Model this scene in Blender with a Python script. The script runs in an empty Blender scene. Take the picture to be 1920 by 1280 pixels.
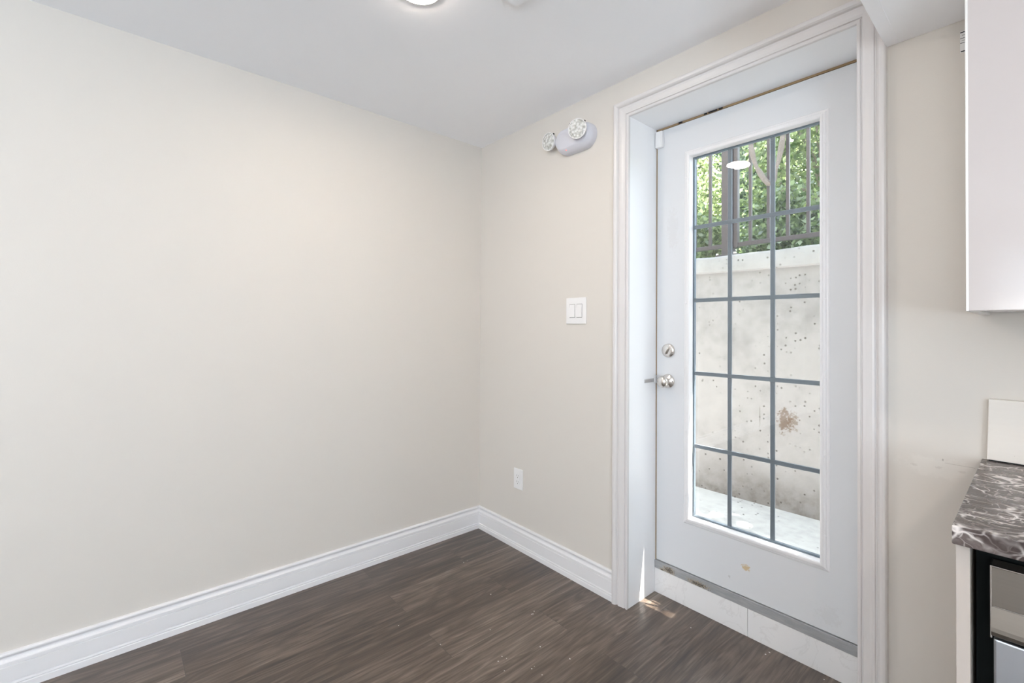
import bpy, bmesh, math, random
import numpy as np
from mathutils import Vector, Matrix

S = bpy.context.scene
COL = S.collection

# ------------------------------------------------------------------ camera
def _axes(yaw, pitch, roll):
    y, p, r = map(math.radians, (yaw, pitch, roll))
    R = Vector((math.cos(y), -math.sin(y), 0)); F = Vector((math.sin(y), math.cos(y), 0)); U = Vector((0, 0, 1))
    F2 = F * math.cos(p) + U * math.sin(p); U2 = -F * math.sin(p) + U * math.cos(p)
    R3 = R * math.cos(r) + U2 * math.sin(r); U3 = -R * math.sin(r) + U2 * math.cos(r)
    return R3, U3, F2
camd = bpy.data.cameras.new('camera'); cam = bpy.data.objects.new('camera', camd); COL.objects.link(cam)
R_, U_, F_ = _axes(-48.9673, 0.5857, 0.3588)
cam.matrix_world = Matrix(((R_.x, U_.x, -F_.x, 2.3027), (R_.y, U_.y, -F_.y, -1.7419), (R_.z, U_.z, -F_.z, 1.2438), (0, 0, 0, 1)))
camd.sensor_fit = 'HORIZONTAL'; camd.sensor_width = 36.0
camd.lens = 36.0 * 861.68 / 1920; camd.shift_y = -35.27 / 1920; camd.clip_start = 0.02; camd.clip_end = 200
S.camera = cam

# ------------------------------------------------------------------ view, world, sun, added fill lamps
S.view_settings.view_transform = 'Standard'; S.view_settings.look = 'None'
S.view_settings.exposure = 0.02; S.view_settings.gamma = 1.0; S.view_settings.use_curve_mapping = False
S.cycles.use_denoising = True
S.cycles.max_bounces = 14; S.cycles.diffuse_bounces = 8; S.cycles.glossy_bounces = 6
S.cycles.transparent_max_bounces = 24; S.cycles.sample_clamp_indirect = 6.0
w = bpy.data.worlds.new('sky'); S.world = w; w.use_nodes = True
bg = w.node_tree.nodes['Background']; bg.inputs[0].default_value = (0.78, 0.89, 1.0, 1); bg.inputs[1].default_value = 6.9

def add_light(name, kind, energy, color, loc, direction, **kw):
    d = bpy.data.lights.new(name, kind); d.energy = energy; d.color = color
    for k, v in kw.items(): setattr(d, k, v)
    o = bpy.data.objects.new(name, d); COL.objects.link(o); o.location = loc
    o.rotation_euler = Vector(direction).to_track_quat('-Z', 'Y').to_euler()
    return o
add_light('sun', 'SUN', 70.0, (1.0, 0.95, 0.88), (8, 6, 20), (-2, -1, -6.2), angle=0.0095)
# added area lamps outside the unseen windows, tilted up to brighten the ceiling
add_light('rear_fill_lamp', 'AREA', 160.0, (1.0, 0.955, 0.91), (2.8, -6.1, 1.15), (0, 1, 1.7), shape='RECTANGLE', size=1.5, size_y=1.1)
add_light('side_fill_lamp', 'AREA', 115.0, (0.64, 0.83, 1.0), (4.9, -3.7, 0.95), (-1, 0, 1.7), shape='RECTANGLE', size=2.3, size_y=1.1)

# ------------------------------------------------------------------ material helpers
def mat(name, color, rough=0.5, spec=0.5, metal=0.0, emit=None, emit_s=0.0, bump=None, coat=0.0):
    m = bpy.data.materials.new(name); m.use_nodes = True
    b = m.node_tree.nodes['Principled BSDF']
    b.inputs['Base Color'].default_value = (*color, 1); b.inputs['Roughness'].default_value = rough
    b.inputs['Specular IOR Level'].default_value = spec; b.inputs['Metallic'].default_value = metal
    b.inputs['Coat Weight'].default_value = coat
    if emit: b.inputs['Emission Color'].default_value = (*emit, 1); b.inputs['Emission Strength'].default_value = emit_s
    if bump:
        g = G(m); n = g.noise(g.pos(), bump[0], 3); g.bump(n, bump[1], bump[2])
    return m
class G:
    """small node-graph writer on a principled material"""
    def __init__(s, m):
        s.t = m.node_tree; s.n = s.t.nodes; s.b = s.n['Principled BSDF']
    def new(s, kind, **kw):
        x = s.n.new(kind)
        for k, v in kw.items(): setattr(x, k, v)
        return x
    def put(s, sock, v):
        if hasattr(v, 'is_output') or isinstance(v, bpy.types.NodeSocket): s.t.links.new(v, sock)
        elif isinstance(v, (tuple, list)) and len(v) == 3 and sock.type == 'RGBA': sock.default_value = (*v, 1)
        else: sock.default_value = v
    def pos(s): return s.new('ShaderNodeNewGeometry').outputs['Position']
    def vm(s, op, a, b=None):
        x = s.new('ShaderNodeVectorMath', operation=op); s.put(x.inputs[0], a)
        if b is not None: s.put(x.inputs[1], b)
        return x.outputs['Value' if op in ('LENGTH', 'DOT_PRODUCT') else 'Vector']
    def m(s, op, a, b=0.0, c=0.0, clamp=False):
        x = s.new('ShaderNodeMath', operation=op, use_clamp=clamp)
        s.put(x.inputs[0], a); s.put(x.inputs[1], b); s.put(x.inputs[2], c); return x.outputs[0]
    def sep(s, v):
        x = s.new('ShaderNodeSeparateXYZ'); s.put(x.inputs[0], v); return x.outputs
    def comb(s, x_, y_, z_):
        x = s.new('ShaderNodeCombineXYZ')
        for i, v in enumerate((x_, y_, z_)): s.put(x.inputs[i], v)
        return x.outputs[0]
    def noise(s, v, scale, detail=4, rough=0.55, dist=0.0, out='Fac'):
        x = s.new('ShaderNodeTexNoise'); s.put(x.inputs['Vector'], v)
        x.inputs['Scale'].default_value = scale; x.inputs['Detail'].default_value = detail
        x.inputs['Roughness'].default_value = rough; x.inputs['Distortion'].default_value = dist
        return x.outputs[out]
    def voro(s, v, scale, feature='F1', rnd=1.0, out='Distance'):
        x = s.new('ShaderNodeTexVoronoi', feature=feature); s.put(x.inputs['Vector'], v)
        x.inputs['Scale'].default_value = scale; x.inputs['Randomness'].default_value = rnd
        return x.outputs[out]
    def ramp(s, f, stops):
        x = s.new('ShaderNodeValToRGB'); s.put(x.inputs[0], f); e = x.color_ramp.elements
        while len(e) < len(stops): e.new(0.5)
        for el, (p, c) in zip(e, stops):
            el.position = p; el.color = (*c, 1) if isinstance(c, (tuple, list)) else (c, c, c, 1)
        return x.outputs[0]
    def mix(s, f, a, b, blend='MIX'):
        x = s.new('ShaderNodeMix', data_type='RGBA', blend_type=blend)
        s.put(x.inputs[0], f); s.put(x.inputs[6], a); s.put(x.inputs[7], b); return x.outputs[2]
    def smooth(s, v, lo, hi):
        x = s.new('ShaderNodeMapRange', interpolation_type='SMOOTHSTEP'); s.put(x.inputs[0], v)
        x.inputs[1].default_value = lo; x.inputs[2].default_value = hi; return x.outputs[0]
    def bump(s, h, strength, dist):
        x = s.new('ShaderNodeBump'); s.put(x.inputs['Height'], h)
        x.inputs['Strength'].default_value = strength; x.inputs['Distance'].default_value = dist
        s.t.links.new(x.outputs[0], s.b.inputs['Normal'])
    def col(s, v): s.put(s.b.inputs['Base Color'], v)
    def rough(s, v): s.put(s.b.inputs['Roughness'], v)
    def spot(s, center, radii, nscale, ragged=0.6, fill=0.0):
        """mask of one ragged stain around a world point"""
        p = s.pos(); d = s.vm('LENGTH', s.vm('DIVIDE', s.vm('SUBTRACT', p, center), radii))
        n = s.noise(p, nscale, 5, 0.7)
        v = s.m('ADD', d, s.m('MULTIPLY', s.m('SUBTRACT', n, 0.5), ragged * 4))
        return s.smooth(v, 1.0 + fill, 0.55 + fill)

# ------------------------------------------------------------------ materials
M = {}
M['wall'] = mat('cream_wall_paint', (0.685, 0.646, 0.600), 0.55, 0.3, bump=(220, 0.08, 0.002))
M['ceiling'] = mat('flat_ceiling_paint', (0.95, 0.955, 0.985), 0.9, 0.1)
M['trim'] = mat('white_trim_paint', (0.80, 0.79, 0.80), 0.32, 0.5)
M['casing'] = mat('trim_paint_dimmed', (0.71, 0.685, 0.68), 0.32, 0.5)  # same trim paint, colour darkened where the lamps light it strongly
M['jamb'] = mat('trim_paint_brightened', (0.90, 0.905, 0.92), 0.32, 0.5)  # same trim paint, colour lightened in place of strong daylight from the door
M['raw_wood'] = mat('raw_wood_edge', (0.34, 0.24, 0.14), 0.8, 0.2)
M['dark'] = mat('dark_gap', (0.02, 0.02, 0.022), 0.6, 0.2)
M['plate'] = mat('white_plastic', (0.83, 0.82, 0.82), 0.35, 0.5)
M['slot'] = mat('grey_slot', (0.16, 0.15, 0.14), 0.6)
M['nickel'] = mat('satin_nickel', (0.72, 0.68, 0.64), 0.22, 0.5, 1.0)
M['strike'] = mat('brushed_strike_metal', (0.70, 0.70, 0.71), 0.4, 0.5, 1.0)
M['fixture'] = mat('cool_grey_white_plastic', (0.68, 0.68, 0.74), 0.4, 0.5)
M['red'] = mat('red_pilot_lamp', (0.9, 0.05, 0.05), 0.3, 0.5, emit=(1, 0.08, 0.06), emit_s=3.0)
M['lamp'] = mat('lit_diffuser', (0.9, 0.9, 0.9), 0.5, emit=(1.0, 0.865, 0.74), emit_s=195.0)
M['cab'] = mat('glossy_cabinet_lacquer', (0.575, 0.53, 0.52), 0.14, 0.5)
M['cab_edge'] = mat('white_cabinet_edge', (0.86, 0.85, 0.83), 0.3, 0.5)
M['panel'] = mat('beige_end_panel', (0.56, 0.50, 0.455), 0.35, 0.5)
M['black'] = mat('black_plastic', (0.006, 0.008, 0.008), 0.7, 0.1)
M['alu'] = mat('grey_spacer_metal', (0.17, 0.215, 0.26), 0.45, 0.5, 0.3)
M['muntin'] = mat('grey_muntin_metal', (0.17, 0.20, 0.235), 0.45, 0.5, 0.2)
M['fence'] = mat('mauve_grey_powder_coat', (0.055, 0.045, 0.051), 0.42, 0.5)
M['grass'] = mat('soil_and_grass', (0.13, 0.20, 0.06), 0.9, 0.2)
M['stucco'] = mat('house_stucco', (0.62, 0.58, 0.52), 0.85, 0.2)
M['chip'] = mat('white_paint_chip', (0.85, 0.84, 0.82), 0.6)

# glass: see-through with a mirror share that rises towards grazing angles
def glass(name):
    m = bpy.data.materials.new(name); m.use_nodes = True; t = m.node_tree; t.nodes.clear()
    out = t.nodes.new('ShaderNodeOutputMaterial'); mx = t.nodes.new('ShaderNodeMixShader')
    tr = t.nodes.new('ShaderNodeBsdfTransparent'); gl = t.nodes.new('ShaderNodeBsdfGlossy')
    gl.inputs['Roughness'].default_value = 0.0; tr.inputs[0].default_value = (0.985, 0.992, 0.99, 1)
    lw = t.nodes.new('ShaderNodeLayerWeight'); lw.inputs[0].default_value = 0.5
    pw = t.nodes.new('ShaderNodeMath'); pw.operation = 'POWER'; pw.inputs[1].default_value = 5
    ma = t.nodes.new('ShaderNodeMath'); ma.operation = 'MULTIPLY_ADD'; ma.inputs[1].default_value = 0.56; ma.inputs[2].default_value = 0.035
    L = t.links.new
    L(lw.outputs['Facing'], pw.inputs[0]); L(pw.outputs[0], ma.inputs[0]); L(ma.outputs[0], mx.inputs[0])
    L(tr.outputs[0], mx.inputs[1]); L(gl.outputs[0], mx.inputs[2]); L(mx.outputs[0], out.inputs[0])
    return m
M['glass'] = glass('clear_glass')

def floor_material():
    m = mat('dark_wood_planks', (0.1, 0.08, 0.07), 0.36, 0.6, coat=0.55); g = G(m); g.b.inputs['Coat Roughness'].default_value = 0.34; p = g.pos(); x, y, z = g.sep(p)
    br = g.new('ShaderNodeTexBrick'); br.offset = 0.37; br.offset_frequency = 2
    g.put(br.inputs['Vector'], g.comb(g.m('ADD', y, 0.31), g.m('ADD', x, 0.045), 0.0))
    for k, v in (('Color1', (0, 0, 0)), ('Color2', (1, 1, 1)), ('Mortar', (0.5, 0.5, 0.5))): g.put(br.inputs[k], v)
    for k, v in (('Scale', 1.0), ('Mortar Size', 0.0009), ('Mortar Smooth', 0.2), ('Bias', 0.0), ('Brick Width', 1.22), ('Row Height', 0.178)):
        br.inputs[k].default_value = v
    rnd = g.sep(br.outputs['Color'])[0]
    off = g.m('MULTIPLY', rnd, 37.0)
    v1 = g.comb(g.m('MULTIPLY', x, 9.0), g.m('ADD', g.m('MULTIPLY', y, 1.15), off), off)
    rings = g.noise(v1, 1.35, 3, 0.5, 0.7)
    rr = g.m('FRACT', g.m('MULTIPLY', rings, 7.0)); rr = g.m('ABSOLUTE', g.m('SUBTRACT', g.m('MULTIPLY', rr, 2.0), 1.0))
    v2 = g.comb(g.m('MULTIPLY', x, 110.0), g.m('ADD', g.m('MULTIPLY', y, 4.0), off), off)
    fine = g.noise(v2, 1.0, 5, 0.65)
    v3 = g.comb(g.m('MULTIPLY', x, 30.0), g.m('ADD', g.m('MULTIPLY', y, 1.6), off), off)
    mid = g.noise(v3, 1.0, 4, 0.6)
    f = g.m('ADD', g.m('MULTIPLY', fine, 0.46), g.m('ADD', g.m('MULTIPLY', mid, 0.48), g.m('MULTIPLY', rr, 0.11)))
    f = g.m('ADD', f, g.m('MULTIPLY', g.m('SUBTRACT', rnd, 0.5), 0.13))
    c = g.ramp(f, [(0.36, (0.020, 0.011, 0.006)), (0.50, (0.070, 0.046, 0.031)), (0.62, (0.140, 0.104, 0.079)), (0.78, (0.29, 0.24, 0.20))])
    c = g.mix(g.m('MULTIPLY', br.outputs['Fac'], 0.75), c, (0.018, 0.013, 0.010))
    g.col(c); g.rough(g.m('ADD', 0.25, g.m('MULTIPLY', fine, 0.16)))
    g.bump(g.m('SUBTRACT', fine, br.outputs['Fac']), 0.12, 0.002)
    return m
M['floor'] = floor_material()

def marble_material():
    m = mat('brown_marble_laminate', (0.2, 0.18, 0.18), 0.25, 0.4); g = G(m); p = g.pos()
    wv = g.noise(p, 5.0, 4, 0.6, out='Color')
    q = g.vm('ADD', p, g.vm('MULTIPLY', g.vm('SUBTRACT', wv, (0.5, 0.5, 0.5)), (0.16, 0.16, 0.16)))
    q = g.vm('MULTIPLY', q, (0.62, 1.0, 1.0))
    e1 = g.voro(q, 19.0, 'DISTANCE_TO_EDGE'); e2 = g.voro(q, 47.0, 'DISTANCE_TO_EDGE')
    v1 = g.smooth(e1, 0.075, 0.0); v2 = g.m('MULTIPLY', g.smooth(e2, 0.07, 0.0), 0.6)
    patch = g.smooth(g.noise(p, 17, 4, 0.6), 0.40, 0.62)
    vein = g.m('MULTIPLY', g.m('MAXIMUM', v1, v2), g.m('ADD', 0.15, g.m('MULTIPLY', patch, 0.85)))
    base = g.ramp(g.noise(q, 14, 5, 0.65), [(0.3, (0.022, 0.015, 0.014)), (0.54, (0.082, 0.062, 0.058)), (0.74, (0.22, 0.185, 0.175))])
    g.col(g.mix(vein, base, (0.80, 0.74, 0.71)))
    return m
M['marble'] = marble_material()

def concrete_material(name, tint, wet=False):
    m = mat(name, tint, 0.85, 0.2); g = G(m); p = g.pos(); z = g.sep(p)[2]
    n1 = g.noise(p, 2.2, 6, 0.62); n2 = g.noise(p, 14, 5, 0.6)
    c = g.ramp(g.m('ADD', g.m('MULTIPLY', n1, 0.6), g.m('MULTIPLY', n2, 0.4)),
               [(0.32, tuple(v * 0.74 for v in tint)), (0.5, tint), (0.68, tuple(min(1, v * 1.13) for v in tint))])
    cell = g.new('ShaderNodeTexVoronoi'); g.put(cell.inputs['Vector'], p); cell.inputs['Scale'].default_value = 38
    rnd = g.sep(cell.outputs['Color'])[0]
    pit = g.m('MULTIPLY', g.smooth(cell.outputs['Distance'], 0.30, 0.15), g.m('GREATER_THAN', rnd, 0.74))
    pit = g.m('MULTIPLY', pit, g.smooth(g.noise(p, 3.1, 3), 0.42, 0.58))
    c = g.mix(g.m('MULTIPLY', pit, 0.8), c, (0.045, 0.038, 0.034))
    if wet:   # grime along the foot of the wall, a rust stain and a hairline crack
        grime = g.m('MULTIPLY', g.smooth(g.m('ADD', z, g.m('MULTIPLY', g.m('SUBTRACT', n1, 0.5), 0.5)), 0.42, 0.10), g.smooth(n2, 0.25, 0.75))
        c = g.mix(g.m('MULTIPLY', grime, 0.75), c, (0.075, 0.065, 0.052))
        c = g.mix(g.m('MULTIPLY', g.spot((1.225, 1.5, 0.655), (0.055, 0.2, 0.07), 30, 1.0), 0.75), c, (0.085, 0.048, 0.024))
        c = g.mix(g.m('MULTIPLY', g.spot((1.27, 1.5, 0.66), (0.03, 0.2, 0.06), 45, 1.0), 0.6), c, (0.095, 0.058, 0.032))
        c = g.mix(g.m('MULTIPLY', g.spot((1.075, 1.5, 0.66), (0.004, 0.2, 0.09), 70, 0.5), 0.6), c, (0.075, 0.065, 0.055))
    g.col(c); g.bump(g.m('SUBTRACT', g.m('MULTIPLY', n2, 0.5), pit), 0.5, 0.006)
    return m
M['concrete'] = concrete_material('weathered_concrete', (0.245, 0.240, 0.248), True)
M['cap'] = concrete_material('pale_concrete_cap', (0.28, 0.278, 0.285))
M['slab'] = concrete_material('landing_concrete', (0.42, 0.42, 0.42))

def door_material():
    m = mat('white_door_paint', (0.69, 0.70, 0.72), 0.38, 0.5); g = G(m)
    c = (0.69, 0.70, 0.72)
    c = g.mix(g.m('MULTIPLY', g.spot((1.512, 0.216, 0.272), (0.021, 0.1, 0.012), 110, 0.8), 0.85), c, (0.55, 0.40, 0.20))
    c = g.mix(g.m('MULTIPLY', g.spot((1.185, 0.216, 1.70), (0.03, 0.1, 0.11), 60, 0.9), 0.12), c, (0.45, 0.42, 0.40))
    c = g.mix(g.m('MULTIPLY', g.spot((1.80, 0.216, 0.21), (0.04, 0.1, 0.04), 90, 1.0), 0.12), c, (0.45, 0.42, 0.40))
    c = g.mix(g.m('MULTIPLY', g.spot((1.447, 0.216, 0.209), (0.006, 0.1, 0.007), 150, 0.9), 0.5), c, (0.35, 0.33, 0.32))
    g.col(c); return m
M['door'] = door_material()

def sill_material():
    m = mat('grey_sill_metal', (0.36, 0.365, 0.375), 0.42, 0.5, 0.2); g = G(m); p = g.pos()
    c = g.mix(g.smooth(g.noise(g.vm('MULTIPLY', p, (1, 1, 6)), 22, 4), 0.3, 0.8), (0.35, 0.36, 0.375), (0.44, 0.44, 0.445))
    for ce, ra in (((1.175, 0.2, 0.127), (0.035, 0.1, 0.02)), ((1.315, 0.2, 0.124), (0.06, 0.1, 0.014)), ((1.14, 0.2, 0.115), (0.015, 0.1, 0.012))):
        c = g.mix(g.m('MULTIPLY', g.spot(ce, ra, 110, 0.8), 0.9), c, (0.40, 0.34, 0.26))
        c = g.mix(g.m('MULTIPLY', g.spot(ce, tuple(v * 0.9 for v in ra), 190, 1.0, -0.25), 0.9), c, (0.09, 0.08, 0.07))
    g.col(c); return m
M['sill'] = sill_material()

def tile_material():
    m = mat('white_marbled_tile', (0.80, 0.79, 0.79), 0.16, 0.5); g = G(m); p = g.pos()
    e = g.noise(p, 5, 5, 0.6, 1.2); vein = g.smooth(g.m('ABSOLUTE', g.m('SUBTRACT', e, 0.5)), 0.02, 0.0)
    g.col(g.mix(g.m('MULTIPLY', vein, 0.22), (0.80, 0.79, 0.79), (0.55, 0.53, 0.52))); return m
M['tile'] = tile_material()

def board_material():
    m = mat('painted_board', (0.80, 0.755, 0.70), 0.6, 0.3); g = G(m); p = g.pos()
    st = g.noise(g.vm('MULTIPLY', p, (6, 6, 90)), 1.5, 4)
    cell = g.new('ShaderNodeTexVoronoi'); g.put(cell.inputs['Vector'], p); cell.inputs['Scale'].default_value = 42
    dot = g.m('MULTIPLY', g.smooth(cell.outputs['Distance'], 0.10, 0.05), g.m('GREATER_THAN', g.sep(cell.outputs['Color'])[0], 0.55))
    c = g.mix(g.m('MULTIPLY', st, 0.25), (0.82, 0.775, 0.72), (0.68, 0.63, 0.58))
    g.col(g.mix(g.m('MULTIPLY', dot, 0.7), c, (0.25, 0.22, 0.19))); g.bump(st, 0.15, 0.002); return m
M['board'] = board_material()

def steel_material(name, col, rough, axis):
    m = mat(name, col, rough, 0.5, 1.0); g = G(m); p = g.pos()
    n = g.noise(g.vm('MULTIPLY', p, axis), 1.0, 4, 0.6)
    g.rough(g.m('ADD', rough - 0.06, g.m('MULTIPLY', n, 0.16))); g.bump(n, 0.05, 0.001); return m
M['fascia'] = steel_material('warm_satin_steel', (0.25, 0.222, 0.195), 0.50, (3, 300, 300))
M['steel'] = steel_material('brushed_steel', (0.55, 0.57, 0.61), 0.40, (300, 300, 3))

def wall_right_material():
    """cream paint with a pencil line and rub marks left of the counter"""
    m = mat('cream_wall_paint_marked', (0.685, 0.646, 0.600), 0.55, 0.3); g = G(m); p = g.pos(); x, y, z = g.sep(p)
    c = (0.685, 0.646, 0.600)
    line = g.m('MULTIPLY', g.m('LESS_THAN', g.m('ABSOLUTE', g.m('SUBTRACT', z, g.m('SUBTRACT', 0.8765, g.m('MULTIPLY', g.m('SUBTRACT', x, 2.128), 0.012)))), 0.0007),
               g.m('MULTIPLY', g.m('GREATER_THAN', x, 2.1285), g.m('LESS_THAN', x, 2.188)))
    c = g.mix(g.m('MULTIPLY', line, 0.55), c, (0.30, 0.26, 0.23))
    c = g.mix(g.m('MULTIPLY', g.spot((2.1245, 0, 0.884), (0.0022, 0.1, 0.004), 200, 0.2), 0.6), c, (0.22, 0.20, 0.18))
    for cx, cz in ((2.064, 0.858), (2.116, 0.8605), (2.163, 0.8595)):
        c = g.mix(g.m('MULTIPLY', g.spot((cx, 0, cz), (0.009, 0.1, 0.004), 260, 0.8), 0.4), c, (0.42, 0.37, 0.33))
    c = g.mix(g.m('MULTIPLY', g.spot((2.12, 0, 0.86), (0.10, 0.1, 0.035), 30, 0.4), 0.3), c, (0.82, 0.79, 0.745))
    g.col(c); n = g.noise(p, 220, 3); g.bump(n, 0.08, 0.002); return m
M['wall_marked'] = wall_right_material()

def leaf_material(name, dark, light):
    m = bpy.data.materials.new(name); m.use_nodes = True; t = m.node_tree; t.nodes.clear()
    out = t.nodes.new('ShaderNodeOutputMaterial'); mx = t.nodes.new('ShaderNodeMixShader'); mx.inputs[0].default_value = 0.55
    df = t.nodes.new('ShaderNodeBsdfDiffuse'); tl = t.nodes.new('ShaderNodeBsdfTranslucent')
    gl = t.nodes.new('ShaderNodeBsdfGlossy'); gl.inputs['Roughness'].default_value = 0.35
    m2 = t.nodes.new('ShaderNodeMixShader'); m2.inputs[0].default_value = 0.06
    ge = t.nodes.new('ShaderNodeNewGeometry'); rp = t.nodes.new('ShaderNodeValToRGB')
    rp.color_ramp.elements[0].color = (*dark, 1); rp.color_ramp.elements[1].color = (*light, 1)
    L = t.links.new
    L(ge.outputs['Random Per Island'], rp.inputs[0])
    L(rp.outputs[0], df.inputs[0]); L(rp.outputs[0], tl.inputs[0])
    L(df.outputs[0], mx.inputs[1]); L(tl.outputs[0], mx.inputs[2]); L(mx.outputs[0], m2.inputs[1]); L(gl.outputs[0], m2.inputs[2])
    L(m2.outputs[0], out.inputs[0]); return m
M['leaf_yellow'] = leaf_material('yellow_green_leaves', (0.045, 0.085, 0.022), (0.42, 0.48, 0.25))
M['leaf_mid'] = leaf_material('mid_green_leaves', (0.022, 0.052, 0.015), (0.24, 0.30, 0.145))
M['leaf_dark'] = leaf_material('deep_green_leaves', (0.012, 0.032, 0.012), (0.14, 0.20, 0.095))
M['leaf_cool'] = leaf_material('cool_green_leaves', (0.026, 0.06, 0.03), (0.33, 0.40, 0.29))
M['bark'] = mat('grey_brown_bark', (0.20, 0.165, 0.14), 0.9, 0.2, bump=(40, 0.6, 0.01))
M['vine'] = mat('pale_vine_bark', (0.19, 0.165, 0.155), 0.85, 0.2, bump=(70, 0.8, 0.01))

def lens_material():
    m = mat('clear_faceted_lens', (0.9, 0.9, 0.9), 0.10, 0.6, 0.0); g = G(m); p = g.pos()
    cell = g.new('ShaderNodeTexVoronoi'); g.put(cell.inputs['Vector'], p); cell.inputs['Scale'].default_value = 75
    g.col(g.ramp(cell.outputs['Distance'], [(0.1, (0.95, 0.95, 0.94)), (0.45, (0.80, 0.80, 0.77)), (0.85, (0.50, 0.50, 0.46))]))  # sparkle of the facets painted as pale and darker cells
    g.bump(cell.outputs['Distance'], 0.9, 0.012); return m
M['lens'] = lens_material()

# ------------------------------------------------------------------ mesh helpers
class B:
    def __init__(s): s.bm = bmesh.new()
    def box(s, x0, x1, y0, y1, z0, z1, bev=0.0, seg=2):
        t = bmesh.new()
        vs = [t.verts.new((x, y, z)) for x in (x0, x1) for y in (y0, y1) for z in (z0, z1)]
        for f in ((0, 1, 3, 2), (4, 6, 7, 5), (0, 4, 5, 1), (2, 3, 7, 6), (0, 2, 6, 4), (1, 5, 7, 3)): t.faces.new([vs[i] for i in f])
        if bev: bmesh.ops.bevel(t, geom=t.edges[:], offset=bev, segments=seg, affect='EDGES', profile=0.5)
        s.merge(t); return s
    def merge(s, t, M4=None):
        if M4 is not None: t.transform(M4)
        me = bpy.data.meshes.new('t'); t.to_mesh(me); t.free(); s.bm.from_mesh(me); bpy.data.meshes.remove(me)
    def loft(s, sections, close=False, caps=True):
        """sections: lists of points (same count); close: ring profile"""
        t = bmesh.new(); V = [[t.verts.new(p) for p in sec] for sec in sections]; n = len(V[0])
        for a, b in zip(V, V[1:]):
            for i in range(n if close else n - 1): t.faces.new((a[i], a[(i + 1) % n], b[(i + 1) % n], b[i]))
        if caps:
            for sec in (V[0], V[-1]):
                try: t.faces.new(sec)
                except ValueError: pass
        bmesh.ops.recalc_face_normals(t, faces=t.faces); s.merge(t); return s
    def lathe(s, prof, center, axis, seg=32):
        """prof: (radius, height) pairs along axis"""
        a = Vector(axis).normalized(); u = a.orthogonal().normalized(); v = a.cross(u); c = Vector(center)
        secs = []
        for r, h in prof:
            r = max(r, 1e-5)
            secs.append([c + a * h + (u * math.cos(k * 2 * math.pi / seg) + v * math.sin(k * 2 * math.pi / seg)) * r for k in range(seg)])
        return s.loft(secs, close=True)
    def tube(s, pts, radii, seg=8):
        pts = [Vector(p) for p in pts]; secs = []; u = None
        for i, p in enumerate(pts):
            d = (pts[min(i + 1, len(pts) - 1)] - pts[max(i - 1, 0)]).normalized()
            u = d.orthogonal().normalized() if u is None else (u - d * u.dot(d)).normalized()
            v = d.cross(u); r = radii[i] if isinstance(radii, (list, tuple)) else radii
            secs.append([p + (u * math.cos(k * 2 * math.pi / seg) + v * math.sin(k * 2 * math.pi / seg)) * r for k in range(seg)])
        return s.loft(secs, close=True)
ORG = {}
def obj(name, b, material, parent=None, smooth=False, auto=None):
    bm = b.bm if isinstance(b, B) else b
    o_ = Vector(ORG.get(parent.name, (0, 0, 0))) if parent else Vector((0, 0, 0))
    if o_.length: bmesh.ops.translate(bm, verts=bm.verts[:], vec=-o_)
    me = bpy.data.meshes.new(name); bm.to_mesh(me); bm.free()
    me.materials.append(material)
    o = bpy.data.objects.new(name, me); COL.objects.link(o)
    if smooth:
        for p in me.polygons: p.use_smooth = True
        me.set_sharp_from_angle(angle=math.radians(auto or 35))
    if parent: o.parent = parent; ORG[o.name] = tuple(o_)
    return o
def thing(name, label, cat, loc, group=None, kind=None):
    o = bpy.data.objects.new(name, None); COL.objects.link(o); o.location = loc; o.empty_display_size = 0.05
    ORG[o.name] = tuple(loc); return tag(o, label, cat, group, kind)
def tag(o, label, cat, group=None, kind=None):
    o['label'] = label; o['category'] = cat
    if group: o['group'] = group
    if kind: o['kind'] = kind
    return o
ST = 'structure'

# ------------------------------------------------------------------ dimensions (metres; room corner at 0,0,0)
H = 2.37; D = 0.216                       # ceiling height, depth of the door recess
IX0, IX1, IZ = 1.100, 1.933, 2.191        # clear opening between the jambs
OX0, OX1, OZ = 1.022, 2.006, 2.265        # outer edge of the casing
XR, YB = 4.3, -5.6                        # far side wall, rear wall
SOF = 2.089                               # underside of the bulkhead

# ------------------------------------------------------------------ room shell
tag(obj('floor', B().box(-0.15, XR + 0.15, YB - 0.15, 0.0, -0.1, 0).box(IX0 - 0.03, IX1 + 0.03, 0.0, D, -0.1, 0), M['floor']),
    'dark brown wood plank floor', 'floor', kind=ST)
tag(obj('ceiling', B().box(-0.15, XR + 0.15, YB - 0.15, 0.3, H, H + 0.15), M['ceiling']), 'flat pale grey-white ceiling', 'ceiling', kind=ST)
tag(obj('wall_left', B().box(-0.15, 0, YB - 0.15, 0.30, -0.1, H), M['wall']), 'long blank cream wall on the left', 'wall', kind=ST)
WR = B().box(0, IX0 - 0.02, 0, 0.30, -0.1, H).box(IX1 + 0.02, XR, 0, 0.30, -0.1, H).box(IX0 - 0.02, IX1 + 0.02, 0, 0.30, IZ + 0.02, H)
tag(obj('wall_right', WR, M['wall_marked']), 'cream wall holding the glazed door', 'wall', kind=ST)
VY0, VY1, VZ0, VZ1 = -4.9, -2.5, 0.70, 2.10
tag(obj('wall_side', B().box(XR, XR + 0.15, YB - 0.15, VY0, -0.1, H).box(XR, XR + 0.15, VY1, 0.30, -0.1, H).box(XR, XR + 0.15, VY0, VY1, -0.1, VZ0).box(XR, XR + 0.15, VY0, VY1, VZ1, H), M['wall']), 'cream wall at the far end of the counter', 'wall', kind=ST)
WX0, WX1, WZ0, WZ1 = 2.0, 3.6, 1.10, 2.10
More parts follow.
